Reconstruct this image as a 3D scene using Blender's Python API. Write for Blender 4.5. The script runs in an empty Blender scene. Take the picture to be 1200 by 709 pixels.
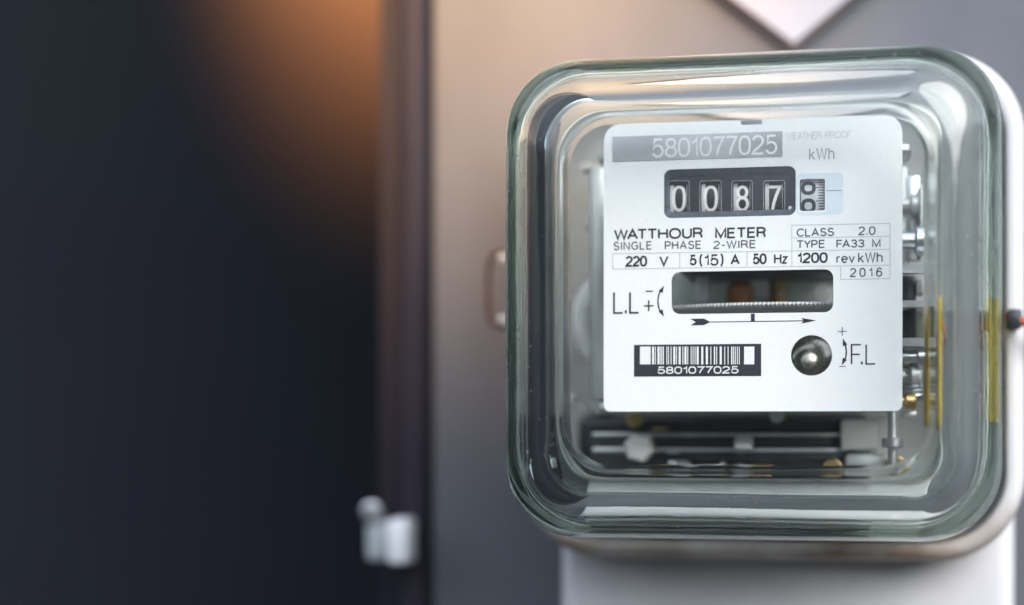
import bpy, bmesh, math, random
from mathutils import Vector, Matrix, noise
random.seed(7)
MM = 0.001
C = bpy.context.scene.collection
SC = bpy.context.scene

# ------------------------------------------------------------------ camera
# world: X right, Y into the wall, Z up; name plate lies in Y = 0 (millimetres below)
TH = math.atan(400 / 2000)          # camera turned a little to the left
D = 400.0                           # mm from the name plate plane
FPX = 2000.0                        # focal length for a 1200 wide picture
cam_d = bpy.data.cameras.new('camera')
cam_d.sensor_width = 36.0
cam_d.lens = FPX / 1200 * 36
cam_d.shift_y = (500 - 354.5) / 1200
cam_d.clip_start = 0.01
cam_d.clip_end = 100
cam_d.dof.use_dof = True
cam_d.dof.focus_distance = 0.395
cam_d.dof.aperture_fstop = 3.5
cam = bpy.data.objects.new('camera', cam_d)
C.objects.link(cam)
cam.location = (0, -D * MM, 0)
cam.rotation_euler = (math.radians(90), 0, TH)
SC.camera = cam

# ------------------------------------------------------------------ light
world = bpy.data.worlds.new('World')
SC.world = world
world.use_nodes = True
wn = world.node_tree
wn.nodes.clear()
sky = wn.nodes.new('ShaderNodeTexSky')
sky.sky_type = 'NISHITA'
sky.sun_disc = False
sky.sun_elevation = math.radians(33)
sky.sun_rotation = math.radians(130)
sky.air_density = 1.0
sky.dust_density = 1.6
bg = wn.nodes.new('ShaderNodeBackground')
bg.inputs['Strength'].default_value = 0.075
wo = wn.nodes.new('ShaderNodeOutputWorld')
# the sky starts above a low line of trees and ground, which the sky node leaves out
wg = wn.nodes.new('ShaderNodeTexCoord')
wz = wn.nodes.new('ShaderNodeSeparateXYZ')
wr = wn.nodes.new('ShaderNodeMapRange')
wr.inputs['From Min'].default_value = 0.16; wr.inputs['From Max'].default_value = 0.30
wm = wn.nodes.new('ShaderNodeMix'); wm.data_type = 'RGBA'
wm.inputs['A'].default_value = (0.62, 0.68, 0.70, 1)
wn.links.new(wg.outputs['Generated'], wz.inputs[0]); wn.links.new(wz.outputs['Z'], wr.inputs['Value'])
# thin cloud over the blue: an overcast veil, three times brighter overhead than at the horizon
cl = wn.nodes.new('ShaderNodeMapRange')
cl.inputs['To Min'].default_value = 1.0; cl.inputs['To Max'].default_value = 3.0
veil = wn.nodes.new('ShaderNodeMix'); veil.data_type = 'RGBA'; veil.blend_type = 'MULTIPLY'; veil.inputs['Factor'].default_value = 1.0
veil.inputs['A'].default_value = (4.6, 4.8, 5.4, 1)
wn.links.new(wz.outputs['Z'], cl.inputs['Value']); wn.links.new(cl.outputs[0], veil.inputs['B'])
add = wn.nodes.new('ShaderNodeMix'); add.data_type = 'RGBA'; add.blend_type = 'ADD'; add.inputs['Factor'].default_value = 1.0
wn.links.new(sky.outputs['Color'], add.inputs['A']); wn.links.new(veil.outputs['Result'], add.inputs['B'])
wn.links.new(wr.outputs[0], wm.inputs['Factor']); wn.links.new(add.outputs['Result'], wm.inputs['B'])
wn.links.new(wm.outputs['Result'], bg.inputs['Color'])
wn.links.new(bg.outputs[0], wo.inputs['Surface'])

sun_d = bpy.data.lights.new('sun', 'SUN')
sun_d.energy = 2.1
sun_d.angle = math.radians(40)
sun_d.color = (1.0, 0.985, 0.97)
sun = bpy.data.objects.new('sun', sun_d)
C.objects.link(sun)
sd = Vector((0.58, -0.72, 0.50)).normalized()      # towards the sun
sun.rotation_euler = (-sd).to_track_quat('-Z', 'Y').to_euler()

SC.view_settings.view_transform = 'Standard'
SC.view_settings.look = 'None'
SC.view_settings.exposure = 0.74
SC.view_settings.gamma = 1.0
SC.render.engine = 'CYCLES'
SC.cycles.use_denoising = True
SC.cycles.max_bounces = 24
SC.cycles.transmission_bounces = 24
SC.cycles.glossy_bounces = 8
SC.cycles.transparent_max_bounces = 24
SC.cycles.sample_clamp_indirect = 40.0
SC.cycles.blur_glossy = 0.6

# ------------------------------------------------------------------ helpers
CT, ST = math.cos(TH), math.sin(TH)
def at(px, py, Y=0.0):
    """photo pixel -> point (mm) on the vertical plane at depth Y"""
    t = (D + Y) / (FPX * CT + (px - 600) * ST)
    return Vector((t * (-FPX * ST + (px - 600) * CT), Y, t * (500 - py)))

def nodes_mat(name):
    m = bpy.data.materials.new(name)
    m.use_nodes = True
    return m, m.node_tree, m.node_tree.nodes['Principled BSDF']

def mat(name, col, rough=0.5, metal=0.0, var=0.0, scale=60.0, bump=0.0, bscale=400.0, spec=0.5, coat=0.0, stretch=None):
    """principled surface with noise in colour, roughness and relief (scale per metre)"""
    m, nt, p = nodes_mat(name)
    p.inputs['Base Color'].default_value = (*col, 1)
    p.inputs['Roughness'].default_value = rough
    p.inputs['Metallic'].default_value = metal
    p.inputs['Specular IOR Level'].default_value = spec
    p.inputs['Coat Weight'].default_value = coat
    tc = nt.nodes.new('ShaderNodeTexCoord')
    mp = nt.nodes.new('ShaderNodeMapping')
    if stretch: mp.inputs['Scale'].default_value = stretch
    nt.links.new(tc.outputs['Object'], mp.inputs['Vector'])
    if var:
        n = nt.nodes.new('ShaderNodeTexNoise')
        n.inputs['Scale'].default_value = scale
        n.inputs['Detail'].default_value = 6
        nt.links.new(mp.outputs[0], n.inputs['Vector'])
        r = nt.nodes.new('ShaderNodeValToRGB')
        r.color_ramp.elements[0].position = 0.3
        r.color_ramp.elements[1].position = 0.7
        r.color_ramp.elements[0].color = (*[c * (1 - var) for c in col], 1)
        r.color_ramp.elements[1].color = (*[min(1, c * (1 + var)) for c in col], 1)
        nt.links.new(n.outputs['Fac'], r.inputs['Fac'])
        nt.links.new(r.outputs['Color'], p.inputs['Base Color'])
        mr = nt.nodes.new('ShaderNodeMapRange')
        mr.inputs['To Min'].default_value = max(0.02, rough * 0.75)
        mr.inputs['To Max'].default_value = min(1, rough * 1.3)
        nt.links.new(n.outputs['Fac'], mr.inputs['Value'])
        nt.links.new(mr.outputs[0], p.inputs['Roughness'])
    if bump:
        n2 = nt.nodes.new('ShaderNodeTexNoise')
        n2.inputs['Scale'].default_value = bscale
        n2.inputs['Detail'].default_value = 4
        nt.links.new(mp.outputs[0], n2.inputs['Vector'])
        b = nt.nodes.new('ShaderNodeBump')
        b.inputs['Strength'].default_value = bump
        b.inputs['Distance'].default_value = 0.0006
        nt.links.new(n2.outputs['Fac'], b.inputs['Height'])
        nt.links.new(b.outputs[0], p.inputs['Normal'])
    return m

M = {}
M['plate']   = mat('white_enamel_plate', (0.85, 0.855, 0.87), 0.42, var=0.015, scale=900, bump=0.03, bscale=3000, spec=0.4)
M['ink']     = mat('dark_printing_ink', (0.016, 0.022, 0.034), 0.6, var=0.35, scale=3500)
M['ink_mid'] = mat('thin_printing_ink', (0.085, 0.095, 0.12), 0.6, var=0.30, scale=3500)
M['ink_pale'] = mat('faded_printing_ink', (0.36, 0.37, 0.39), 0.6, var=0.2, scale=3500)
M['ink_ghost'] = mat('nearly_worn_off_ink', (0.68, 0.68, 0.69), 0.6, var=0.15, scale=3500)
M['rule']    = mat('fine_rule_ink', (0.48, 0.50, 0.52), 0.6, var=0.25, scale=3000)
M['white_ink'] = mat('white_print', (0.82, 0.82, 0.83), 0.5, var=0.05, scale=2500)
M['blue_patch'] = mat('pale_blue_print', (0.66, 0.75, 0.82), 0.45, var=0.02, scale=800)
M['foil']    = mat('silver_foil_strip', (0.50, 0.49, 0.50), 0.33, 0.75, var=0.30, scale=70, bump=0.05, bscale=1500)
M['black']   = mat('black_moulded_plastic', (0.010, 0.011, 0.014), 0.42, var=0.25, scale=700, bump=0.12, bscale=2500)
M['bezel']   = mat('slate_plastic_bezel', (0.075, 0.095, 0.115), 0.32, var=0.2, scale=700, bump=0.1, bscale=2500)
M['drum']    = mat('black_drum_plastic', (0.014, 0.014, 0.015), 0.38, var=0.3, scale=900)
M['drum_white'] = mat('white_drum_plastic', (0.62, 0.63, 0.65), 0.4, var=0.05, scale=900)
M['digit']   = mat('white_digit_paint', (0.84, 0.84, 0.83), 0.5, var=0.04, scale=1500)
M['steel']   = mat('zinc_plated_steel', (0.62, 0.64, 0.66), 0.30, 0.9, var=0.12, scale=160, bump=0.06, bscale=900)
M['cast']    = mat('cast_aluminium', (0.60, 0.62, 0.62), 0.48, 0.6, var=0.10, scale=140, bump=0.2, bscale=1200)
M['disc']    = mat('aluminium_disc', (0.82, 0.82, 0.83), 0.5, 0.25, var=0.05, scale=300)
M['core']    = mat('dark_laminated_steel', (0.035, 0.04, 0.05), 0.4, 0.5, var=0.3, scale=200, bump=0.2, bscale=900)
M['knob']    = mat('dark_polished_knob', (0.34, 0.33, 0.29), 0.26, 1.0, var=0.3, scale=200)
M['shield']  = mat('dull_green_grey_shield', (0.62, 0.70, 0.65), 0.5, 0.0, var=0.35, scale=90)
M['brass']   = mat('tarnished_brass', (0.58, 0.42, 0.20), 0.32, 0.9, var=0.2, scale=200)
M['copper']  = mat('amber_coil_varnish', (0.42, 0.17, 0.05), 0.45, 0.1, var=0.25, scale=300)
M['rust']    = mat('rusty_copper_wire', (0.10, 0.035, 0.022), 0.55, 0.3, var=0.3, scale=300)
M['clip_grey'] = mat('grey_clip_plastic', (0.34, 0.38, 0.40), 0.5, var=0.1, scale=200)
M['edge_glint'] = mat('painted_edge_glint', (0.22, 0.23, 0.25), 0.4, var=0.4, scale=900)  # lighter grey stands in for light reflected along the window edges
M['wire']    = mat('orange_copper_wire', (0.40, 0.11, 0.04), 0.45, 0.3, var=0.2, scale=300)
M['yellow']  = mat('yellow_plastic_tag', (0.85, 0.55, 0.02), 0.45, var=0.05, scale=200)
M['cream']   = mat('white_enamelled_base', (0.74, 0.73, 0.72), 0.38, var=0.05, scale=60, bump=0.05, bscale=600)
M['gasket']  = mat('grey_rubber_gasket', (0.30, 0.36, 0.33), 0.7, var=0.2, scale=200)
M['floor']   = mat('grey_painted_case_floor', (0.74, 0.74, 0.75), 0.5, var=0.12, scale=50, bump=0.05)
M['cover']   = mat('white_terminal_cover_plastic', (0.62, 0.625, 0.65), 0.45, var=0.03, scale=80, bump=0.05, bscale=900)
M['panel']   = mat('grey_painted_board', (0.104, 0.112, 0.128), 0.5, var=0.2, scale=16, bump=0.25, bscale=260, stretch=(1, 1, 0.35))
M['trim']    = mat('dark_painted_edge_strip', (0.020, 0.018, 0.028), 0.6, var=0.2, scale=20, bump=0.2, bscale=260, spec=0.2)
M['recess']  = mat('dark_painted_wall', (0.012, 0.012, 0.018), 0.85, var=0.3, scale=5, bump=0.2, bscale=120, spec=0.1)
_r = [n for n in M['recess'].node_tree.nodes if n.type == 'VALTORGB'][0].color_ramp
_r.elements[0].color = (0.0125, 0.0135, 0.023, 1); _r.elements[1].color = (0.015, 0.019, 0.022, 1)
M['sign']    = mat('white_sign_enamel', (0.38, 0.39, 0.44), 0.4, var=0.03, scale=60)
M['sign_edge'] = mat('brown_sign_edging', (0.07, 0.055, 0.05), 0.5, var=0.2, scale=80)
M['clip']    = mat('white_clip_plastic', (0.74, 0.76, 0.80), 0.4, var=0.05, scale=200)

# the base's lower lip is browned by weather: a stain with its own shape
def stain_base():
    m, nt, p = nodes_mat('weathered_enamel_rim')
    tc = nt.nodes.new('ShaderNodeTexCoord')
    n = nt.nodes.new('ShaderNodeTexNoise'); n.inputs['Scale'].default_value = 55; n.inputs['Detail'].default_value = 7
    nt.links.new(tc.outputs['Object'], n.inputs['Vector'])
    sx = nt.nodes.new('ShaderNodeSeparateXYZ'); nt.links.new(tc.outputs['Object'], sx.inputs[0])
    z = nt.nodes.new('ShaderNodeMapRange')
    z.inputs['From Min'].default_value = 0.028; z.inputs['From Max'].default_value = -0.003
    nt.links.new(sx.outputs['Z'], z.inputs['Value'])
    mu = nt.nodes.new('ShaderNodeMath'); mu.operation = 'MULTIPLY'
    nt.links.new(z.outputs[0], mu.inputs[0]); nt.links.new(n.outputs['Fac'], mu.inputs[1])
    r = nt.nodes.new('ShaderNodeValToRGB')
    r.color_ramp.elements[0].position = 0.18; r.color_ramp.elements[0].color = (0.64, 0.64, 0.65, 1)
    r.color_ramp.elements[1].position = 0.58; r.color_ramp.elements[1].color = (0.25, 0.18, 0.13, 1)
    nt.links.new(mu.outputs[0], r.inputs['Fac']); nt.links.new(r.outputs['Color'], p.inputs['Base Color'])
    p.inputs['Roughness'].default_value = 0.4
    return m
M['rim'] = stain_base()

# clear pressed glass: real refraction in the rounded walls ...
def glass_mat():
    m = bpy.data.materials.new('pressed_glass'); m.use_nodes = True
    nt = m.node_tree; nt.nodes.clear()
    g = nt.nodes.new('ShaderNodeBsdfGlass')
    g.inputs['Color'].default_value = (0.963, 0.989, 0.976, 1); g.inputs['IOR'].default_value = 1.5
    g.inputs['Roughness'].default_value = 0.0
    tc = nt.nodes.new('ShaderNodeTexCoord')
    n = nt.nodes.new('ShaderNodeTexNoise'); n.inputs['Scale'].default_value = 70; n.inputs['Detail'].default_value = 2
    nt.links.new(tc.outputs['Object'], n.inputs['Vector'])
    b = nt.nodes.new('ShaderNodeBump'); b.inputs['Strength'].default_value = 0.06; b.inputs['Distance'].default_value = 0.001
    nt.links.new(n.outputs['Fac'], b.inputs['Height']); nt.links.new(b.outputs[0], g.inputs['Normal'])
    v = nt.nodes.new('ShaderNodeTexVoronoi'); v.inputs['Scale'].default_value = 380
    nt.links.new(tc.outputs['Object'], v.inputs['Vector'])
    n2 = nt.nodes.new('ShaderNodeTexNoise'); n2.inputs['Scale'].default_value = 45
    nt.links.new(tc.outputs['Object'], n2.inputs['Vector'])
    mr = nt.nodes.new('ShaderNodeMapRange'); mr.inputs['From Min'].default_value = 0.13; mr.inputs['From Max'].default_value = 0.07; mr.inputs['To Max'].default_value = 0.45
    nt.links.new(v.outputs['Distance'], mr.inputs['Value'])
    m2 = nt.nodes.new('ShaderNodeMapRange'); m2.inputs['From Min'].default_value = 0.5; m2.inputs['From Max'].default_value = 0.65
    nt.links.new(n2.outputs['Fac'], m2.inputs['Value'])
    mm = nt.nodes.new('ShaderNodeMath'); mm.operation = 'MULTIPLY'
    nt.links.new(mr.outputs[0], mm.inputs[0]); nt.links.new(m2.outputs[0], mm.inputs[1])
    d = nt.nodes.new('ShaderNodeBsdfDiffuse'); d.inputs['Color'].default_value = (0.55, 0.54, 0.52, 1)
    mix = nt.nodes.new('ShaderNodeMixShader')
    nt.links.new(mm.outputs[0], mix.inputs[0]); nt.links.new(g.outputs[0], mix.inputs[1]); nt.links.new(d.outputs[0], mix.inputs[2])
    o = nt.nodes.new('ShaderNodeOutputMaterial'); nt.links.new(mix.outputs[0], o.inputs['Surface'])
    return m
# ... and a parallel-sided flat front, where refraction only shifts the view by a hair
def pane_mat():
    m = bpy.data.materials.new('flat_glass_front'); m.use_nodes = True
    nt = m.node_tree; nt.nodes.clear()
    t = nt.nodes.new('ShaderNodeBsdfTransparent'); t.inputs['Color'].default_value = (0.975, 0.985, 0.98, 1)
    g = nt.nodes.new('ShaderNodeBsdfGlossy'); g.inputs['Roughness'].default_value = 0.02
    lw = nt.nodes.new('ShaderNodeLayerWeight'); lw.inputs['Blend'].default_value = 0.5
    pw = nt.nodes.new('ShaderNodeMath'); pw.operation = 'POWER'; pw.inputs[1].default_value = 5
    nt.links.new(lw.outputs['Facing'], pw.inputs[0])
    ma = nt.nodes.new('ShaderNodeMath'); ma.operation = 'MULTIPLY_ADD'; ma.inputs[1].default_value = 0.96; ma.inputs[2].default_value = 0.04
    nt.links.new(pw.outputs[0], ma.inputs[0])
    mix = nt.nodes.new('ShaderNodeMixShader')
    nt.links.new(ma.outputs[0], mix.inputs[0]); nt.links.new(t.outputs[0], mix.inputs[1]); nt.links.new(g.outputs[0], mix.inputs[2])
    # dust specks
    tc = nt.nodes.new('ShaderNodeTexCoord')
    v = nt.nodes.new('ShaderNodeTexVoronoi'); v.inputs['Scale'].default_value = 420
    nt.links.new(tc.outputs['Object'], v.inputs['Vector'])
    n = nt.nodes.new('ShaderNodeTexNoise'); n.inputs['Scale'].default_value = 60
    nt.links.new(tc.outputs['Object'], n.inputs['Vector'])
    mr = nt.nodes.new('ShaderNodeMapRange'); mr.inputs['From Min'].default_value = 0.10; mr.inputs['From Max'].default_value = 0.04
    mr.inputs['To Max'].default_value = 0.35
    nt.links.new(v.outputs['Distance'], mr.inputs['Value'])
    mr2 = nt.nodes.new('ShaderNodeMapRange'); mr2.inputs['From Min'].default_value = 0.5; mr2.inputs['From Max'].default_value = 0.75
    nt.links.new(n.outputs['Fac'], mr2.inputs['Value'])
    mm = nt.nodes.new('ShaderNodeMath'); mm.operation = 'MULTIPLY'
    nt.links.new(mr.outputs[0], mm.inputs[0]); nt.links.new(mr2.outputs[0], mm.inputs[1])
    d = nt.nodes.new('ShaderNodeBsdfDiffuse'); d.inputs['Color'].default_value = (0.6, 0.6, 0.6, 1)
    mix2 = nt.nodes.new('ShaderNodeMixShader')
    nt.links.new(mm.outputs[0], mix2.inputs[0]); nt.links.new(mix.outputs[0], mix2.inputs[1]); nt.links.new(d.outputs[0], mix2.inputs[2])
    o = nt.nodes.new('ShaderNodeOutputMaterial'); nt.links.new(mix2.outputs[0], o.inputs['Surface'])
    return m
M['glass'] = glass_mat()
M['pane'] = pane_mat()

def root_of(o):
    v = Vector((0, 0, 0))
    while o is not None:
        v += o.location; o = o.parent
    return v

def finish(name, bm, m, parent=None, smooth=True, angle=35, label=None):
    """bmesh in world millimetres -> one mesh object in metres, origin kept at the parent's"""
    off = root_of(parent) if parent else Vector((0, 0, 0))
    bmesh.ops.recalc_face_normals(bm, faces=bm.faces)
    me = bpy.data.meshes.new(name)
    bm.to_mesh(me); bm.free()
    for v in me.vertices: v.co = v.co * MM - off
    if smooth:
        me.shade_smooth(); me.set_sharp_from_angle(angle=math.radians(angle))
    for mm_ in (m if isinstance(m, (list, tuple)) else [m]): me.materials.append(M[mm_])
    o = bpy.data.objects.new(name, me); C.objects.link(o)
    o.parent = parent
    if label: o['label'] = label
    return o

def thing(name, loc_mm, label, cat, group=None):
    o = bpy.data.objects.new(name, None); C.objects.link(o)
    o.location = Vector(loc_mm) * MM
    o['label'] = label; o['category'] = cat
    if group: o['group'] = group
    return o

def struct(name, bm, m, parent=None, **k):
    o = finish(name, bm, m, parent, **k)
    if parent is None: o['kind'] = 'structure'
    return o

def box(bm, a, b, bev=0.0, seg=2):
    a, b = Vector(a), Vector(b)
    r = bmesh.ops.create_cube(bm, size=1.0)
    vs = r['verts']
    for v in vs:
        v.co = Vector(((a[i] + b[i]) / 2 + v.co[i] * abs(b[i] - a[i])) for i in range(3))
    if bev:
        es = list({e for v in vs for e in v.link_edges})
        bmesh.ops.bevel(bm, geom=es, offset=bev, segments=seg, affect='EDGES', profile=0.5)
    return bm

def ring_loft(bm, rings, closed=False, cap0=False, cap1=False, mi=0):
    """rings: lists of points with equal counts; returns faces"""
    vr = [[bm.verts.new(p) for p in r] for r in rings]
    n = len(vr[0]); fs = []
    L = len(vr)
    for i in range(L if closed else L - 1):
        a, b = vr[i], vr[(i + 1) % L]
        for j in range(n):
            f = bm.faces.new((a[j], a[(j + 1) % n], b[(j + 1) % n], b[j])); f.material_index = mi; fs.append(f)
    c = []
    if cap0: c.append(bm.faces.new(vr[0]))
    if cap1: c.append(bm.faces.new(vr[-1][::-1]))
    return c

def rr(cx, cz, hx, hz, r, Y, nc=10, ns=1):
    """rounded rectangle in an XZ plane, nc steps a corner, ns steps a side"""
    r = min(r, hx, hz); pts = []
    cs = [(cx + hx - r, cz + hz - r, 0), (cx - hx + r, cz + hz - r, 90), (cx - hx + r, cz - hz + r, 180), (cx + hx - r, cz - hz + r, 270)]
    for k, (x, z, a0) in enumerate(cs):
        for i in range(nc + 1):
            a = math.radians(a0 + 90 * i / nc)
            pts.append(Vector((x + r * math.cos(a), Y, z + r * math.sin(a))))
        x2, z2, a2 = cs[(k + 1) % 4]
        a = math.radians(a2)
        nx = Vector((x2 + r * math.cos(a), Y, z2 + r * math.sin(a)))
        p0 = pts[-1].copy()
        for i in range(1, ns): pts.append(p0.lerp(nx, i / ns))
    return pts

def cyl(bm, p0, p1, r0, r1=None, n=24, caps=True, bev=0.0):
    p0, p1 = Vector(p0), Vector(p1); r1 = r0 if r1 is None else r1
    d = (p1 - p0).normalized()
    u = d.orthogonal().normalized(); w = d.cross(u)
    def ring(c, r): return [c + (u * math.cos(2 * math.pi * i / n) + w * math.sin(2 * math.pi * i / n)) * r for i in range(n)]
    rs = [ring(p0, r0), ring(p1, r1)]
    if bev: rs = [ring(p0, r0 - bev), ring(p0 + d * bev, r0), ring(p1 - d * bev, r1), ring(p1, r1 - bev)]
    ring_loft(bm, rs, cap0=caps, cap1=caps)
    return bm

def tube(bm, pts, r, n=10):
    pts = [Vector(p) for p in pts]; rings = []; u = None
    for i, p in enumerate(pts):
        d = (pts[min(i + 1, len(pts) - 1)] - pts[max(i - 1, 0)]).normalized()
        u = d.orthogonal().normalized() if u is None else (u - d * u.dot(d)).normalized()
        w = d.cross(u)
        rings.append([p + (u * math.cos(2 * math.pi * j / n) + w * math.sin(2 * math.pi * j / n)) * r for j in range(n)])
    ring_loft(bm, rings, cap0=True, cap1=True)
    return bm

def poly_sheet(loops, Y0, thick):
    """flat sheet with holes: loops of (x, z); front face at Y0, going back by thick"""
    cu = bpy.data.curves.new('sheet', 'CURVE'); cu.dimensions = '2D'; cu.fill_mode = 'BOTH'; cu.extrude = thick / 2
    for lp in loops:
        s = cu.splines.new('POLY'); s.points.add(len(lp) - 1); s.use_cyclic_u = True
        for p, q in zip(s.points, lp): p.co = (q[0], q[1], 0, 1)
    o = bpy.data.objects.new('sheet', cu); C.objects.link(o)
    dg = bpy.context.evaluated_depsgraph_get()
    me = bpy.data.meshes.new_from_object(o.evaluated_get(dg))
    bm = bmesh.new(); bm.from_mesh(me)
    for v in bm.verts: v.co = Vector((v.co.x, Y0 + thick / 2 - v.co.z, v.co.y))
    bmesh.ops.remove_doubles(bm, verts=bm.verts, dist=1e-5)
    bpy.data.objects.remove(o); bpy.data.curves.remove(cu); bpy.data.meshes.remove(me)
    return bm

def xz(pts): return [(p.x, p.z) for p in pts]

def rect_px(x0, y0, x1, y1, Y=0.0):
    """pixel box on the plane Y -> centre and half sizes (mm); heights taken at the box's middle"""
    xm = (x0 + x1) / 2
    l, r = at(x0, y0, Y).x, at(x1, y0, Y).x
    t, b = at(xm, y0, Y).z, at(xm, y1, Y).z
    return (l + r) / 2, (t + b) / 2, (r - l) / 2, (t - b) / 2

# ---- single-stroke sans lettering, drawn as centre lines (cap height 1) and thickened to ribbons
def E(cx, cy, rx, ry, a0, a1, n=14, p=1.0):
    out = []
    for i in range(n + 1):
        a = math.radians(a0 + (a1 - a0) * i / n); c_, s_ = math.cos(a), math.sin(a)
        out.append((cx + rx * math.copysign(abs(c_) ** p, c_), cy + ry * math.copysign(abs(s_) ** p, s_)))
    return out
def O(w): return E(w / 2, .5, w / 2, .5, 90, 450, 36, 0.82)
GL = {
 '0': (.56, [O(.56)]), 'O': (.80, [E(.40, .5, .40, .5, 90, 450, 36, 0.9)]),
 '1': (.30, [[(0, .74), (.14, .79), (.24, .90), (.27, 1), (.27, 0)]]),
 '2': (.56, [E(.28, .72, .27, .28, 170, -20, 12) + [(.46, .50), (.08, .16), (.0, .0), (.56, 0)]]),
 '3': (.56, [E(.27, .76, .25, .24, 165, -80, 12) + [(.22, .52)], [(.22, .52)] + E(.27, .26, .28, .26, 82, -165, 14)]),
 '5': (.56, [[(.51, 1), (.10, 1), (.04, .48)] + E(.27, .32, .28, .32, 145, -160, 16)]),
 '6': (.56, [E(.30, .72, .25, .28, 20, 120, 8) + [(.03, .62), (.0, .32)], E(.28, .31, .28, .31, 90, 450, 24)]),
 '7': (.54, [[(0, 1), (.54, 1), (.36, .62), (.24, .30), (.18, 0)]]),
 '8': (.56, [E(.28, .76, .24, .24, 90, 450, 24), E(.28, .265, .28, .265, 90, 450, 24)]),
 '9': (.56, [E(.28, .69, .28, .31, 90, 450, 24), [(.56, .68), (.53, .38)] + E(.26, .28, .25, .28, -60, -160, 8)]),
 'W': (.96, [[(0, 1), (.24, 0), (.48, 1), (.72, 0), (.96, 1)]]), 'A': (.74, [[(0, 0), (.37, 1), (.74, 0)], [(.13, .34), (.61, .34)]]),
 'T': (.66, [[(0, 1), (.66, 1)], [(.33, 1), (.33, 0)]]), 'H': (.64, [[(0, 1), (0, 0)], [(.64, 1), (.64, 0)], [(0, .53), (.64, .53)]]),
 'U': (.62, [[(0, 1), (0, .32)] + E(.31, .31, .31, .31, 180, 360, 14) + [(.62, 1)]]),
 'R': (.64, [[(0, 0), (0, 1), (.36, 1)] + E(.36, .75, .24, .25, 90, -90, 10) + [(0, .5)], [(.38, .5), (.54, .40), (.58, .14), (.64, 0)]]),
 'M': (.78, [[(0, 0), (0, 1), (.39, .06), (.78, 1), (.78, 0)]]), 'E': (.56, [[(.56, 1), (0, 1), (0, 0), (.56, 0)], [(0, .53), (.51, .53)]]),
 'S': (.60, [E(.30, .75, .27, .25, 20, 235, 14) + E(.30, .26, .30, .26, 62, -165, 14)]),
 'I': (.02, [[(.01, 0), (.01, 1)]]), 'N': (.66, [[(0, 0), (0, 1), (.66, 0), (.66, 1)]]),
 'G': (.74, [E(.39, .5, .39, .5, 40, 330, 24) + [(.74, .24), (.74, .48), (.42, .48)]]),
 'L': (.52, [[(0, 1), (0, 0), (.52, 0)]]), 'P': (.60, [[(0, 0), (0, 1), (.34, 1)] + E(.34, .73, .26, .27, 90, -90, 10) + [(0, .46)]]),
 'F': (.54, [[(.54, 1), (0, 1), (0, 0)], [(0, .50), (.48, .50)]]), 'Y': (.66, [[(0, 1), (.33, .46), (.66, 1)], [(.33, .46), (.33, 0)]]),
 'V': (.68, [[(0, 1), (.34, 0), (.68, 1)]]), 'C': (.72, [E(.40, .5, .40, .5, 38, 322, 26)]),
 'k': (.48, [[(0, 1), (0, 0)], [(.44, .70), (0, .28)], [(.15, .42), (.48, 0)]]), 'h': (.48, [[(0, 1), (0, 0)], [(0, .46)] + E(.24, .46, .24, .25, 180, 0, 10) + [(.48, 0)]]),
 'r': (.28, [[(0, .70), (0, 0)], [(0, .40)] + E(.26, .40, .26, .30, 170, 85, 6)]), 'e': (.52, [[(.0, .37), (.52, .37)] + E(.26, .355, .26, .345, 3, 318, 22)]),
 'v': (.50, [[(0, .70), (.25, 0), (.50, .70)]]), 'z': (.44, [[(0, .70), (.44, .70), (0, 0), (.44, 0)]]),
 '(': (.20, [E(.36, .5, .34, .76, 125, 235, 12)]), ')': (.20, [E(-.14, .5, .34, .76, 55, -55, 12)]),
 '-': (.30, [[(0, .42), (.30, .42)]]), '.': (.11, [[(0, .02), (.11, .02)], [(0, .09), (.11, .09)]]), ' ': (.34, []),
}
KERN = {'WA': -.16, 'AT': -.17, 'TT': -.09, 'TH': -.03, 'TY': -.1, 'YP': -.08, 'FA': -.12, 'LA': -.05, 'PH': -.03, 'L.': -.06, 'F.': -.2}
def ribbon(bm, pts, w, Y):
    pts = [Vector(p) for p in pts]
    pts = [p for i, p in enumerate(pts) if i == 0 or (p - pts[i - 1]).length > 1e-4]
    closed = (pts[0] - pts[-1]).length < 1e-3
    if closed: pts = pts[:-1]
    n = len(pts); L, Rr = [], []
    for i in range(n):
        a = pts[i - 1] if (i or closed) else None
        c = pts[(i + 1) % n] if (i < n - 1 or closed) else None
        d0 = (pts[i] - a).normalized() if a is not None else None
        d1 = (c - pts[i]).normalized() if c is not None else None
        d0 = d1 if d0 is None else d0; d1 = d0 if d1 is None else d1
        t = d0 + d1
        t = t.normalized() if t.length > 1e-4 else d0
        nn = Vector((-t.y, t.x)); k = min(1 / max(nn.dot(Vector((-d0.y, d0.x))), 0.38), 2.2)
        L.append(bm.verts.new((pts[i].x + nn.x * w / 2 * k, Y, pts[i].y + nn.y * w / 2 * k)))
        Rr.append(bm.verts.new((pts[i].x - nn.x * w / 2 * k, Y, pts[i].y - nn.y * w / 2 * k)))
    for i in range(n if closed else n - 1):
        j = (i + 1) % n
        bm.faces.new((Rr[i], Rr[j], L[j], L[i]))
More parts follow.
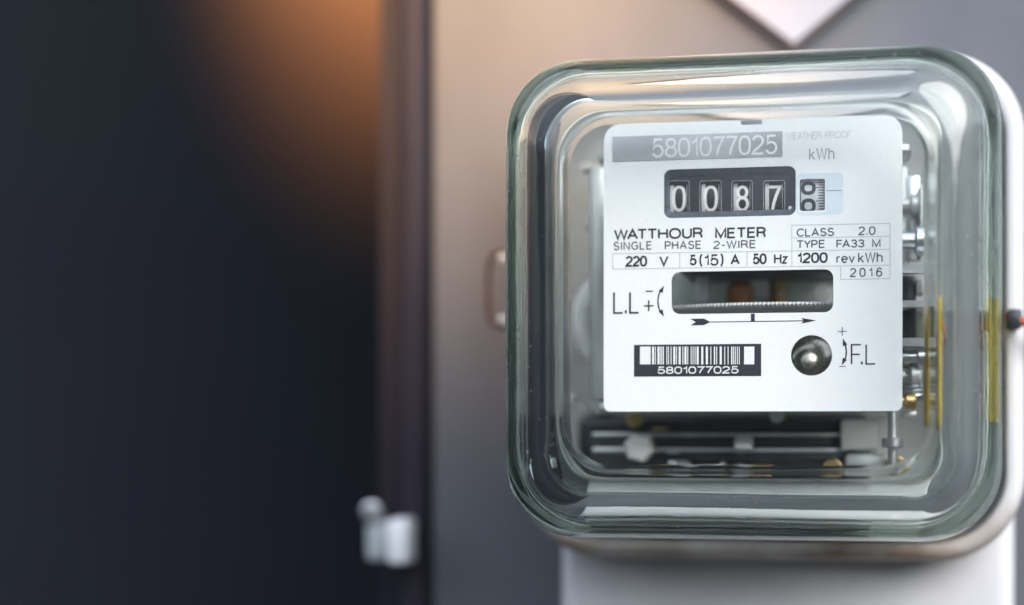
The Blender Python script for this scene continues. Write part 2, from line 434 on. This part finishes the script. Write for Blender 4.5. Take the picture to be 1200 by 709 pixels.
def stroke_text(body, cx, cz, hx, hz, Y, w, gap=0.22, resample=0):
    """lettering fitted with its ink into the box; w = stroke width in mm"""
    strokes = []; x = 0; done = []
    for ch in body:
        adv, st = GL[ch]
        for q in st: strokes.append([(px_ + x, py_) for px_, py_ in q])
        x += adv + gap
        nx_ = body[len(done) + 1:len(done) + 2]; done.append(ch)
        x += KERN.get(ch + nx_, 0)
    xs = [p[0] for q in strokes for p in q]; ys = [p[1] for q in strokes for p in q]
    x0, x1, y0, y1 = min(xs), max(xs), min(ys), max(ys)
    sx = (2 * hx - w) / max(x1 - x0, 1e-6); sy = (2 * hz - w) / max(y1 - y0, 1e-6)
    bm = bmesh.new()
    for k, q in enumerate(strokes):
        pts = [(cx - hx + w / 2 + (p[0] - x0) * sx, cz - hz + w / 2 + (p[1] - y0) * sy) for p in q]
        if resample:
            o = [pts[0]]
            for p, r in zip(pts, pts[1:]):
                m_ = max(1, int(math.hypot(r[0] - p[0], r[1] - p[1]) / resample))
                o += [(p[0] + (r[0] - p[0]) * i / m_, p[1] + (r[1] - p[1]) * i / m_) for i in range(1, m_ + 1)]
            pts = o
        ribbon(bm, pts, w, Y - 0.005 * (k % 4))
    return bm

# ------------------------------------------------------------------ the setting
PY = 92.0                                    # face of the mounting board
bl, br = at(505, 300, PY).x, 520.0
b = bmesh.new(); box(b, (bl, PY, -620), (br, PY + 22, 720), 2.0, 3)
struct('mounting_wall', b, 'panel')
b = bmesh.new(); box(b, (bl - 20, PY + 16, -620), (br - 4, PY + 40, 720))
struct('wall_backing', b, 'trim')
b = bmesh.new()
box(b, (at(469, 300, PY).x, PY - 3, -620), (at(502, 300, PY).x, PY + 30, 720), 3.0, 4)
struct('wall_edge_strip', b, 'trim')
# dark recess left of the board
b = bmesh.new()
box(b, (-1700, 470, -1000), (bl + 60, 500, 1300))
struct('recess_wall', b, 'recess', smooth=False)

# ------------------------------------------------------------------ the meter
GX, GZ = -23.9, 29.85                        # centre of the glass
meter = thing('watthour_meter', (GX, PY, -33), 'square glass covered electricity meter with white printed name plate on grey board', 'electricity meter')
part = lambda n, bm, m, p=None, **k: finish(n, bm, m, p or meter, **k)

# --- enamelled base: dish with a rounded lip
b = bmesh.new()
BX, BZ, HX, HZ, CR = -22.4, 30.4, 64.7, 64.7, 22.0
prof = [(0.5, PY - 0.3), (0, PY - 1), (0, 47)]
for i in range(1, 8):
    a = math.radians(90 * i / 8)
    prof.append((2.6 * (1 - math.cos(a)), 47 - 4.6 * math.sin(a)))
prof += [(2.6, 42.4), (3.9, 42.4), (4.5, 42.8), (4.7, 43.6), (4.8, 64)]
ring_loft(b, [rr(BX, BZ, HX - i, HZ - i, CR - i * 0.8, y, 14) for i, y in prof], cap1=True, cap0=True)
base = part('base', b, 'rim')
b = bmesh.new()
ring_loft(b, [rr(GX, GZ, h, h - 0.4, 18, y, 12) for h, y in ((58.3, 63.8), (58.3, 50.5), (58.0, 50), (57.6, 50), (57.5, 50.5), (57.9, 63.8))], closed=True)
part('gasket', b, 'gasket', base)
b = bmesh.new()
ring_loft(b, [rr(GX, GZ, 55.5, 55, 14, y, 10) for y in (63.9, 62)], cap0=True, cap1=True)
part('case_floor', b, 'floor', base)

# --- terminal cover under the base
b = bmesh.new()
tl, tr_ = at(656, 690, 62).x, at(1190, 690, 62).x
rings = []
for ins, y in ((0, PY - 0.3), (0, 66), (0.9, 63.5), (2.5, 62), (5, 61.6)):
    rings.append(rr((tl + tr_) / 2, -54, (tr_ - tl) / 2 - ins, 36 - ins, max(2, 5 - ins), y, 6))
ring_loft(b, rings, cap0=True, cap1=True)
part('terminal_cover', b, 'cover')

# --- sealing loops at the base's sides
def seal(pxa, pya, pyb, px_edge, name):
    b = bmesh.new()
    Ys = 66
    p0, p1 = at(px_edge, pya, Ys), at(px_edge, pyb, Ys); out = at(pxa, (pya + pyb) / 2, Ys)
    pts = []
    for i in range(15):
        a = math.radians(90 - 180 * i / 14)
        cx = p0.x; rx = out.x - p0.x; rz = (p0.z - p1.z) / 2; cz = (p0.z + p1.z) / 2
        k = abs(math.cos(a)) ** 0.5; s = math.copysign(abs(math.sin(a)) ** 0.6, math.sin(a))
        pts.append((cx + rx * k, Ys - 2 + 3 * k, cz + rz * s))
    tube(b, pts, 0.7, 10)
    o = part(name, b, 'rust')
    for py in (pya + 8, pyb - 8):
        c = at(px_edge, py, Ys); sgn = 1 if rx > 0 else -1
        b = bmesh.new(); box(b, (c.x - 3 * sgn, Ys - 3, c.z - 1.2), (c.x + sgn * abs(rx) * 0.35, Ys + 1, c.z + 1.2), 0.5)
        part('lug', b, 'cast', o)
    return o
seal(571, 296, 384, 594, 'sealing_loop')
b = bmesh.new()
c = at(1195, 384, 40)
tube(b, [(c.x - 3, 41, c.z + 3), (c.x - 0.5, 37, c.z + 2), (c.x + 2.5, 36, c.z), (c.x + 6, 38, c.z - 2), (c.x + 9, 46, c.z - 3), (c.x + 10, 60, c.z - 3)], 1.0, 10)
o = part('sealing_wire', b, 'wire')
b = bmesh.new(); box(b, (c.x - 3.2, 36, c.z - 0.5), (c.x + 0.2, 43, c.z + 4.5), 0.7); part('lug', b, 'core', o)

# --- glass cover
b = bmesh.new()
G, NC, NS = 56.5, 14, 14
outer = [(16.6, -22.0, 11.5), (16.2, -21.95, 11.6), (15.9, -21.7, 11.7), (15.4, -21.45, 11.8)]
for i in range(1, 19):
    a = math.radians(90 * i / 18)
    outer.append((15.2 * (1 - math.sin(a) ** 1.0), -21.4 + 17.5 * (1 - math.cos(a)), 12 + 5.5 * math.sin(a)))
outer += [(-0.1, 10, 17.5), (-0.3, 30, 17.5), (-0.5, 50, 17.5), (-0.6, 59, 17.5), (-0.3, 60, 17.4)]
inner = [(2.6, 60, 14), (2.8, 59, 14), (4.2, 30, 13.6), (6.6, 0, 12.5)]
for i in range(14, -1, -1):
    a = math.radians(90 * i / 14)
    inner.append((6.8 + 10.2 * (1 - math.sin(a)), -17.6 + 15.5 * (1 - math.cos(a)), 9.5 + 3.0 * math.sin(a)))
inner.append((17.5, -17.7, 9.2))
rings = [rr(GX, GZ, G - i, G - 0.6 - i, r, y, NC, NS) for i, y, r in outer + inner]
def wob(p, s):
    n = noise.noise_vector(Vector((p.x, p.y * 0.6, p.z)) * 0.035 + Vector((s, 0, 0)))
    return p + n * 0.15
rings = [rings[0]] + [[wob(p, 0 if k < len(outer) - 1 else 9) for p in r] for k, r in enumerate(rings[1:-1])] + [rings[-1]]
caps = ring_loft(b, rings, cap0=True, cap1=True)
for f in caps: f.material_index = 1
part('glass_cover', b, ['glass', 'pane'], angle=50)

# --- name plate with its openings
pl, pr = at(707.5, 300).x, at(1057.5, 300).x
pt, pb = at(880, 139.5).z, at(880, 482).z
pcx, pcz, phx, phz = (pl + pr) / 2, (pt + pb) / 2, (pr - pl) / 2, (pt - pb) / 2
loop = rr(pcx, pcz, phx, phz, 1.6, 0, 6)
top = rr(pcx, pcz, phx, phz, 4.2, 0, 8)
loop = [p for p in top if p.z > pcz] + [p for p in loop if p.z <= pcz]
win_reg = rr(*rect_px(778, 196.5, 932.5, 254), 1.7, 0, 6)
win_frac = rr(*rect_px(937, 209.5, 967, 247), 0.5, 0, 3)
win_disc = rr(*rect_px(787, 317, 976.5, 367), 2.0, 0, 6)
fc = at(951, 416.5); fr = at(975.2, 416).x - fc.x
hole = [fc + Vector((math.cos(2 * math.pi * i / 40), 0, math.sin(2 * math.pi * i / 40))) * fr for i in range(40)]
slot = rr(*rect_px(868, 140.5, 893, 146), 0.25, 0, 3)
np_ = poly_sheet([xz(l) for l in (loop, win_reg, win_frac, win_disc, hole, slot)], 0.0, 0.5)
plate = part('name_plate', np_, 'plate', angle=30)
sub = lambda n, bm, m, **k: finish(n, bm, m, plate, **k)

EPS = -0.05
def rect_into(b, x0, y0, x1, y1, Y=EPS):
    cx, cz, hx, hz = rect_px(x0, y0, x1, y1)
    b.faces.new([b.verts.new((cx + sx * hx, Y, cz + sz * hz)) for sx, sz in ((-1, -1), (1, -1), (1, 1), (-1, 1))])
def line_into(b, p, q, w, Y=EPS):
    """p, q pixels; w line width in mm"""
    p, q = at(*p), at(*q); d = (q - p).normalized(); n = Vector((-d.z, 0, d.x)) * w / 2
    b.faces.new([b.verts.new(Vector((v.x, Y, v.z))) for v in (p - n, q - n, q + n, p + n)])
def label_text(body, x0, y0, x1, y1, m='ink', name='lettering', sp=0.22, Y=EPS, w=0.30):
    return sub(name, stroke_text(body, *rect_px(x0, y0, x1, y1), Y, w, sp), m, smooth=False)

# foil strip with the serial number
cx, cz, hx, hz = rect_px(718, 157, 917, 186.5)
b = bmesh.new(); box(b, (cx - hx, -0.12, cz - hz), (cx + hx, -0.02, cz + hz), 0.03, 1)
sub('serial_strip', b, 'foil')
label_text('5801077025', 764, 160, 911, 183, 'white_ink', 'serial_number', 0.17, -0.16, 0.52)
label_text('WEATHER PROOF', 921, 154, 998, 163, 'ink_ghost', w=0.27)
label_text('kWh', 948, 173, 978, 187.5, 'ink_pale', w=0.34)
label_text('WATTHOUR', 719.5, 267.6, 824, 280.4, w=0.46)
label_text('METER', 838, 266.4, 898, 279.2, w=0.46)
label_text('SINGLE', 719, 283, 764, 293, 'ink_mid', sp=0.34, w=0.30)
label_text('PHASE', 779, 282.2, 822, 292.2, 'ink_mid', sp=0.28, w=0.30)
label_text('2-WIRE', 836, 281.6, 886, 291.4, 'ink_mid', sp=0.28, w=0.30)
label_text('220', 733, 299.8, 758.5, 312.6, w=0.48, sp=0.18)
label_text('V', 772.5, 299.6, 783.5, 312, w=0.43)
label_text('5', 808, 298.5, 816.5, 311.2, w=0.46)
label_text('(15)', 819.5, 296.6, 848, 313, w=0.41, sp=0.20)
label_text('A', 856, 298.2, 867, 310.5, w=0.46)
label_text('50', 882, 297, 898.5, 309.8, w=0.46, sp=0.18)
label_text('Hz', 907, 297.2, 923, 309.3, w=0.39)
label_text('1200', 934, 295.8, 970, 308.4, w=0.46, sp=0.20)
label_text('rev', 980, 299.8, 1002, 308.3, 'ink_mid', w=0.32)
label_text('kWh', 1005.5, 295.4, 1034.5, 308, 'ink_mid', w=0.32)
label_text('CLASS', 933.5, 267.2, 977.5, 277.2, 'ink_mid', sp=0.26, w=0.32)
label_text('2.0', 1006, 265.3, 1026, 275.6, 'ink_mid', w=0.31)
label_text('TYPE', 933.5, 281.2, 967, 291, 'ink_mid', sp=0.26, w=0.32)
label_text('FA33', 980, 280.7, 1013, 290.4, 'ink_mid', w=0.31)
label_text('M', 1022, 280, 1032, 290, 'ink_mid', w=0.31)
label_text('2016', 996, 313.7, 1034, 324.6, 'ink_mid', sp=0.5, w=0.31)
# ruled table
b = bmesh.new()
RW = 0.16
for p, q in (((718, 297.3), (1043, 292.3)), ((718, 315.3), (1043, 310.8)), ((718, 297.3), (718, 315.3)), ((796.5, 296), (796.5, 314.2)), ((875.5, 294.8), (875.5, 313)),
             ((928, 264), (928, 312.3)), ((928, 264), (1043, 261.8)), ((928, 278.8), (1043, 277)), ((1043, 261.8), (1043, 326.4)), ((985, 311.5), (985, 327.6)), ((985, 327.6), (1043, 326.4))):
    line_into(b, p, q, RW)
sub('ruled_table', b, 'rule', smooth=False)
# L.L and F.L with adjusting marks
label_text('L.L', 718.5, 341.5, 749.5, 367.8, sp=0.20, w=0.44)
label_text('F.L', 997, 403, 1026.5, 427.5, sp=0.20, w=0.36)
def arc_arrow(pts, hs):
    b = bmesh.new()
    for p, q in zip(pts, pts[1:]): line_into(b, p, q, 0.34)
    for tip, prev in ((pts[0], pts[2]), (pts[-1], pts[-3])):
        t, p = at(*tip), at(*prev); d = (t - p).normalized(); n = Vector((-d.z, 0, d.x))
        tipv = t + d * hs * 0.5
        b.faces.new([b.verts.new(Vector((v.x, EPS - 0.01, v.z))) for v in (tipv, tipv - d * hs * 1.7 + n * hs * 0.55, tipv - d * hs * 1.7 - n * hs * 0.55)])
    return b
sub('adjusting_arrow', arc_arrow([(777, 337), (773.5, 342), (771.6, 347), (771, 353), (771.6, 359), (773.5, 364.5), (777, 369)], 1.0), 'ink', smooth=False)
sub('adjusting_arrow', arc_arrow([(988.5, 399), (990.5, 404), (991.6, 409), (991.8, 413), (991.2, 418), (989.8, 422), (987.5, 426)], 1.0), 'ink', smooth=False)
b = bmesh.new(); line_into(b, (756.5, 341.5), (765, 341.3), 0.3); line_into(b, (754.5, 358.6), (766, 358.3), 0.34); line_into(b, (760.3, 352), (760.3, 364.6), 0.34, EPS - .01)
sub('plus_minus_mark', b, 'ink', smooth=False)
b = bmesh.new(); line_into(b, (982, 388.6), (992, 388.3), 0.2); line_into(b, (987, 383.2), (987, 393.6), 0.2, EPS - .01); line_into(b, (983.5, 429.5), (991, 429.3), 0.2)
sub('plus_minus_mark', b, 'ink_mid', smooth=False)
# rotation arrow
b = bmesh.new()
line_into(b, (830, 377.4), (942, 375.9), 0.2)
for poly in ([(939, 372.6), (956.5, 375.6), (939, 379.2), (942, 375.9)], [(809, 373.6), (825, 373.3), (832.5, 377.3), (825, 381), (809, 381.3), (815.5, 377.5)]):
    b.faces.new([b.verts.new((at(*p).x, EPS - 0.01, at(*p).z)) for p in poly])
sub('rotation_arrow', b, 'ink', smooth=False)
b = bmesh.new(); rect_into(b, 880, 367.6, 884.5, 376.6, EPS - 0.02)
sub('index_mark', b, 'ink', smooth=False)
# bar code: black ground, white gaps, white digits
b = bmesh.new(); rect_into(b, 743, 403.5, 892, 441)
bc = sub('bar_code', b, 'ink', smooth=False)
b = bmesh.new()
ws = [(750, 762.5)]
x = 764.2; rnd = random.Random(25)
while x < 868:
    w = rnd.choice((1.0, 1.0, 1.5, 2.4)); ws.append((x, x + w)); x += w + rnd.choice((1.0, 1.3, 2.0, 3.0))
ws = [(a, min(c, 870)) for a, c in ws] + [(872, 884)]
for a, c in ws: rect_into(b, a, 406.2, c, 427, EPS - 0.04)
sub('bar_code_gaps', b, 'white_ink', smooth=False)
label_text('5801077025', 770.5, 429.3, 865.5, 438, 'white_ink', 'bar_code_number', 0.17, EPS - 0.04, 0.28)
# pale blue patch round the small drum window with its pointer line
o_ = rr(*rect_px(933.5, 203, 988, 252), 1.2, 0, 5)
i_ = rr(*rect_px(935.5, 208, 968.5, 248.5), 0.5, 0, 3)
sub('pointer_patch', poly_sheet([xz(o_), xz(i_)], -0.03, 0.02), 'blue_patch', smooth=False)
b = bmesh.new(); line_into(b, (968.5, 223.6), (986, 223.2), 0.14, -0.07)
sub('pointer_line', b, 'ink_mid', smooth=False)

# --- register: recessed black mask, drums and digits
cx, cz, hx, hz = rect_px(778, 196.5, 932.5, 254)
b = bmesh.new()
ring_loft(b, [rr(cx, cz, hx + 1.2, hz + 1.2, 2.2, 0.55, 6), rr(cx, cz, hx - 0.05, hz - 0.05, 1.7, 0.5, 6), rr(cx, cz, hx - 0.7, hz - 1.6, 1.3, 2.0, 6), rr(cx, cz, hx - 0.8, hz - 1.7, 1.3, 2.3, 6)])
reg = part('register', b, 'bezel', angle=30)
YM = 2.0
wins = [(783.5, 807.5), (820.5, 845), (858, 881.5), (895, 919.5)]
holes = [rr(*rect_px(a, 212, c, 250, YM), 0.5, 0, 3) for a, c in wins]
m_out = rr(cx, cz, hx + 0.4, hz + 0.4, 1.3, 0, 6)
rsub = lambda n, bm, m, **k: finish(n, bm, m, reg, **k)
rsub('mask', poly_sheet([xz(m_out)] + [xz(h) for h in holes], YM, 0.5), 'black', angle=30)
for a, c in wins:
    ho = rr(*rect_px(a - 0.9, 211.2, c + 0.7, 251.2, YM), 0.6, 0, 3); hi = rr(*rect_px(a + 0.2, 212.2, c - 0.4, 249.8, YM), 0.5, 0, 3)
    rsub('window_edge_glint', poly_sheet([xz(ho), xz(hi)], YM - 0.06, 0.2), 'edge_glint', angle=30)  # thin pale ring, a painted highlight round each drum window
RD = 9.0; YD = YM + 0.9
zc = rect_px(783.5, 212, 919, 250, YM)[1]
for (a, c), dg in zip(wins, '0087'):
    xa, xb = at(a - 3, 230, YD).x, at(c + 3, 230, YD).x
    b = bmesh.new(); cyl(b, (xa, YD + RD, zc), (xb, YD + RD, zc), RD, n=72)
    rsub('number_drum', b, 'drum')
    def wrap(bm, eps):
        for v in bm.verts:
            h = v.co.z - zc; an = h / RD
            v.co = Vector((v.co.x, YD + RD - (RD + eps) * math.cos(an), zc + (RD + eps) * math.sin(an)))
        return bm
    t = stroke_text(dg, *rect_px(a + 4.0, 217, c - 3.6, 248, YD), YD, 0.72, resample=0.4)
    rsub('digit', wrap(t, 0.06), 'digit', smooth=False)
    q = bmesh.new(); l, r = at(a + 1.6, 230, YD).x, at(a + 6.2, 230, YD).x
    N = 16
    for i in range(N):
        z0, z1 = (zc - 3.4 + 6.8 * k / N for k in (i, i + 1))
        q.faces.new([q.verts.new(p) for p in ((l, YD, z0), (r, YD, z0), (r, YD, z1), (l, YD, z1))])
    rsub('drum_rim', wrap(q, 0.03), 'drum_white', smooth=False)
    q = bmesh.new(); l, r = at(c - 3.0, 230, YD).x, at(c - 2.2, 230, YD).x
    for i in range(N):
        z0, z1 = (zc - 3.4 + 6.8 * k / N for k in (i, i + 1))
        q.faces.new([q.verts.new(p) for p in ((l, YD, z0), (r, YD, z0), (r, YD, z1), (l, YD, z1))])
    rsub('drum_line', wrap(q, 0.03), 'drum_white', smooth=False)
b = bmesh.new(); p = at(926, 243.5, YM)
cyl(b, (p.x, YM - 0.12, p.z), (p.x, YM + 0.1, p.z), 0.42, n=20)
rsub('decimal_point', b, 'white_ink')
# small fraction drum
Y2 = 1.3
cx, cz, hx, hz = rect_px(936, 209, 968, 248, Y2)
zc = cz
b = bmesh.new(); cyl(b, (cx - hx, Y2 + RD, zc), (cx + hx, Y2 + RD, zc), RD, n=72)
frac = rsub('fraction_drum', b, 'drum_white')
def wrap2(bm, eps):
    for v in bm.verts:
        an = (v.co.z - zc) / RD
        v.co = Vector((v.co.x, Y2 + RD - (RD + eps) * math.cos(an), zc + (RD + eps) * math.sin(an)))
    return bm
for ya, yb, s in ((212, 228.5, '0'), (232.5, 250, '0'), (196, 209.5, '9')):
    t = stroke_text(s, *rect_px(938.5, ya, 956, yb, Y2), Y2, 0.85, resample=0.4)
    rsub('digit', wrap2(t, 0.05), 'ink', smooth=False)
q = bmesh.new()
for k in range(16):
    z = zc - 4.6 + k * 0.62; ln = 2.0 if k % 5 == 0 else 1.35
    xr = at(966, 230, Y2).x
    q.faces.new([q.verts.new(p) for p in ((xr - ln, Y2, z), (xr, Y2, z), (xr, Y2, z + 0.2), (xr - ln, Y2, z + 0.2))])
rsub('scale_ticks', wrap2(q, 0.05), 'ink', smooth=False)

# --- rotor disc with milled edge
DY, DR = 5.0, 40.0
dz = at(880, 357, DY).z
dcx = at(905, 357, DY).x
b = bmesh.new()
NT = 250
def toothed(r0, r1, z):
    pts = []
    for i in range(NT):
        for k, r in ((0, r0), (0.3, r1), (0.6, r1), (0.9, r0)):
            a = 2 * math.pi * (i + k) / NT
            pts.append(Vector((dcx + r * math.cos(a), DY + DR + r * math.sin(a), z)))
    return pts
ring_loft(b, [toothed(DR - 1.0, DR - 1.0, dz + 0.62), toothed(DR - 0.25, DR, dz + 0.55), toothed(DR - 0.25, DR, dz + 0.15), toothed(DR - 1.1, DR, dz - 0.12), toothed(DR - 1.4, DR - 1.1, dz - 0.6), toothed(DR - 1.6, DR - 1.6, dz - 0.62)], cap0=True, cap1=True)
part('rotor_disc', b, 'disc', angle=30)
b = bmesh.new()
p = at(912, 345, DY + DR)
cyl(b, (p.x, DY + DR, dz - 34), (p.x, DY + DR, dz + 30), 1.8, n=20)
part('spindle', b, 'brass')

# --- movement behind the plate (millimetre boxes placed from what shows round the plate)
def pbox(name, x0, y0, x1, y1, Y, dep, m, bev=0.6, parent=None):
    a, c = at(x0, y1, Y), at(x1, y0, Y)
    b = bmesh.new(); box(b, (a.x, Y, a.z), (c.x, Y + dep, c.z), bev)
    return part(name, b, m, parent)
def screw(x, y, Y, r, m='steel', parent=None, dep=3, slot=True):
    c = at(x, y, Y)
    b = bmesh.new(); cyl(b, (c.x, Y, c.z), (c.x, Y + dep, c.z), r, n=24, bev=r * 0.25)
    o = part('screw', b, m, parent)
    return o
frame = pbox('chassis', 700, 165, 1068, 190, 22, 20, 'cast', 2)
pbox('side_bar', 690, 190, 712, 470, 24, 14, 'cast', 2, frame)
pbox('side_bar', 1052, 190, 1066, 470, 26, 10, 'cast', 2, frame)
pbox('lower_beam', 700, 470, 1050, 484, 16, 14, 'cast', 1.5, frame)
# brake magnet, a rounded loop peeping out left of the plate
b = bmesh.new()
c = at(722, 378, 38)
pts = [(c.x + 9 * math.cos(a), 38 + 2 * math.cos(a), c.z + 10.5 * math.sin(a)) for a in [math.radians(70 + 220 * i / 20) for i in range(21)]]
tube(b, pts, 3.0, 14)
part('brake_magnet', b, 'cream')
# voltage coil and core seen through the disc window
pbox('coil_core', 795, 285, 985, 322, 20, 30, 'core', 1.5)
b = bmesh.new(); c = at(866, 345, 30)
cyl(b, (c.x, 34, c.z - 3.2), (c.x, 34, c.z + 3.4), 3.4, n=28, bev=1.4)
part('coil', b, 'copper')
pbox('movement_shield', 770, 318, 1000, 392, 46, 4, 'shield', 1)
pbox('post', 815, 322, 832, 356, 26, 6, 'cast', 1)
pbox('post', 880, 325, 900, 350, 40, 6, 'floor', 1)
screw(962, 342, 32, 2.6, 'cream')
# adjusting knob behind the round opening
b = bmesh.new(); c = at(953, 417, 7)
rings = []
for i in range(9):
    a = math.radians(90 * i / 8 * 0.98)
    r = 5.2 * math.cos(a)
    rings.append([Vector((c.x - 1.6 * math.sin(a) + r * math.cos(2 * math.pi * k / 28), 9 - 4.6 * math.sin(a), c.z - 1.8 * math.sin(a) + r * math.sin(2 * math.pi * k / 28))) for k in range(28)])
ring_loft(b, [[p + Vector((0, 8, 0)) for p in rings[0]]] + rings, cap0=True, cap1=True)
part('full_load_knob', b, 'knob')
# laminated current core under the plate
pbox('current_coil', 676, 484, 1020, 580, 47, 14, 'core', 3)
core = pbox('laminated_core', 690, 492, 985, 506, 33, 14, 'core', 0.6)
pbox('lamination', 700, 512, 985, 524, 32, 14, 'core', 0.6, core)
pbox('lamination', 694, 530, 990, 541, 32, 14, 'core', 0.6, core)
pbox('clamp_strip', 694, 507.5, 988, 511, 31, 12, 'steel', 0.2, core)
pbox('clamp_strip', 694, 525.5, 992, 529, 31, 12, 'steel', 0.2, core)
pbox('brass_strip', 758, 546, 905, 553, 30, 10, 'brass', 0.8, core)
screw(743, 491, 30, 2.2, 'brass', core)
c = at(750, 524, 28)
b = bmesh.new(); cyl(b, (c.x, 24, c.z), (c.x, 34, c.z), 3.8, n=6, bev=0.8); part('nut', b, 'cream', core)
screw(910, 487, 28, 1.8, 'steel', core)
pbox('bracket', 985, 491, 1033, 528, 28, 12, 'cream', 1.2)
pbox('bracket', 990, 532, 1040, 552, 24, 12, 'cast', 1.2)
pbox('coil_former', 1024, 488, 1052, 560, 28, 5, 'cream', 1.2)
screw(976, 549, 18, 2.4, 'brass', None, 5)
screw(1050, 546, 20, 2.6, 'brass', None, 5)
b = bmesh.new(); c = at(1046, 520, 20)
cyl(b, (c.x, 20, c.z - 6), (c.x, 20, c.z + 8), 1.2, n=16); cyl(b, (c.x, 20, c.z - 1), (c.x, 20, c.z + 1.5), 2.6, n=16, bev=0.4)
part('adjusting_rod', b, 'steel')
# small steel fittings crowding the case floor under and beside the plate
rf = random.Random(11)
for k in range(22):
    px_, py_ = rf.choice(((rf.uniform(690, 1080), rf.uniform(484, 556)), (rf.uniform(662, 700), rf.uniform(170, 480)), (rf.uniform(1058, 1086), rf.uniform(190, 480))))
    Yf = rf.uniform(22, 30) if py_ > 482 else rf.uniform(30, 46); w_, h_ = rf.uniform(6, 26), rf.uniform(3, 10)
    if k % 3: pbox('terminal_lug', px_ - w_ / 2, py_ - h_ / 2, px_ + w_ / 2, py_ + h_ / 2, Yf, rf.uniform(4, 9), rf.choice(('steel', 'cast', 'steel', 'cream', 'brass')), 0.5)
    else: screw(px_, py_, Yf, rf.uniform(1.2, 2.4), rf.choice(('steel', 'steel', 'brass')), None, 5)
# window bracket and bolts to the right of the plate
a0, a1 = rect_px(1050, 312, 1091, 404, 14), None
o_ = rr(*rect_px(1030, 310, 1091, 406, 14), 1.2, 0, 4)
h1 = rr(*rect_px(1040, 320, 1085, 352, 14), 0.6, 0, 3)
h2 = rr(*rect_px(1040, 360, 1085, 396, 14), 0.6, 0, 3)
part('window_bracket', poly_sheet([xz(o_), xz(h1), xz(h2)], 14, 4), 'steel')
pbox('bracket_block', 1056, 322, 1074, 398, 22, 8, 'core', 0.8)
pbox('bracket_block', 1074, 326, 1084, 345, 20, 8, 'cream', 0.8)
strip = pbox('angle_strip', 1060, 205, 1078, 306, 26, 3, 'steel', 0.6)
pbox('flange', 1078, 215, 1082, 300, 20, 14, 'cast', 0.6, strip)
def side_screw(y, x0, x1, Y, r, m):
    a, c = at(x0, y, Y), at(x1, y, Y)
    b = bmesh.new(); cyl(b, (a.x, Y, a.z), (c.x, Y, c.z), r * 0.6, n=18); cyl(b, (c.x - 1.6, Y, c.z), (c.x + 1.2, Y, c.z), r, n=20, bev=0.5)
    part('screw', b, m)
side_screw(282, 1050, 1080, 20, 3.6, 'steel'); side_screw(240, 1050, 1074, 24, 2.6, 'cast')
side_screw(418, 1046, 1082, 18, 2.4, 'steel'); side_screw(440, 1046, 1074, 22, 3.4, 'cast'); side_screw(470, 1046, 1068, 20, 2.0, 'brass')
b = bmesh.new(); c0 = at(1070, 468, 22)                       # coil spring
tube(b, [(c0.x + 2.4 * math.cos(i * 0.6), 22 + 2.4 * math.sin(i * 0.6), c0.z + i * 0.105) for i in range(80)], 0.45, 8)
part('spring', b, 'steel')
pbox('bracket_block', 1058, 404, 1090, 411, 16, 10, 'steel', 0.6)
# yellow tag on the case's right wall
b = bmesh.new(); p0 = at(1150, 500, 30); p1 = at(1150, 345, 30)
box(b, (GX + 48.2, 34, p0.z), (GX + 52.0, 60, p1.z), 0.8)
part('yellow_tag', b, 'yellow')

# ------------------------------------------------------------------ white sign above
c = at(930, 50, PY - 6)
sign = thing('sign_plate', (c.x, PY, c.z), 'white diamond shaped plate with brown edging above the meter', 'sign')
def diamond(inset, w=0):
    k = 46 - inset
    cz_ = c.z + 46 * 0.80
    return [(c.x, cz_ - k * 0.80), (c.x + k, cz_), (c.x, cz_ + k * 0.80), (c.x - k, cz_)]
finish('edging', poly_sheet([diamond(-2.6)], PY - 4, 3.8), 'sign_edge', sign)
finish('face', poly_sheet([diamond(0)], PY - 5.5, 1.4), 'sign', sign)

# ------------------------------------------------------------------ white clip on the board's edge strip
Yc = PY - 14
c = at(452, 634, Yc)
clip = thing('clip', (c.x, PY - 3, c.z - 6), 'small white clip on the dark strip left of the grey board', 'clip')
a, d = at(453, 661, Yc), at(477, 609, Yc)
b = bmesh.new(); box(b, (a.x, Yc, a.z), (d.x, PY - 2.8, d.z), 1.2); finish('body', b, 'clip', clip)
a, d = at(427, 657, Yc + 4), at(453, 612, Yc + 4)
b = bmesh.new(); box(b, (a.x, Yc + 5, a.z), (d.x + 0.5, PY - 3, d.z), 1.2); finish('tab', b, 'clip_grey', clip)
b = bmesh.new(); k = at(437, 600, Yc + 6); cyl(b, (k.x, Yc + 3, k.z), (k.x, PY - 5, k.z), 3.2, n=20, bev=1.0); finish('knob', b, 'steel', clip)

# ------------------------------------------------------------------ warm spots added to imitate a light leak at top left, no real lamp
def warm(name, kind, e, loc, tgt, size=0.05, cone=18, col=(1.0, 0.46, 0.15)):
    d = bpy.data.lights.new(name, kind)
    d.energy = e; d.color = col; d.shadow_soft_size = size
    if kind == 'SPOT':
        d.spot_size = math.radians(cone); d.spot_blend = 1.0
    o = bpy.data.objects.new(name, d); C.objects.link(o)
    o.location = loc
    o.rotation_euler = (tgt - o.location).to_track_quat('-Z', 'Y').to_euler()
tgt = at(512, -135, PY) * MM
warm('added_warm_spot', 'SPOT', 105.0, tgt + Vector((-0.12, -0.75, 0.55)), tgt, 0.05, 13.5, (1.0, 0.56, 0.25))  # added spot, tints the top of the board orange
tgt = at(480, -290, 470) * MM
warm('added_recess_spot', 'SPOT', 640.0, tgt + Vector((0.0, -0.32, 0.36)), tgt, 0.04, 27, (1.0, 0.34, 0.085))  # added unseen spot, makes the orange glow on the dark wall
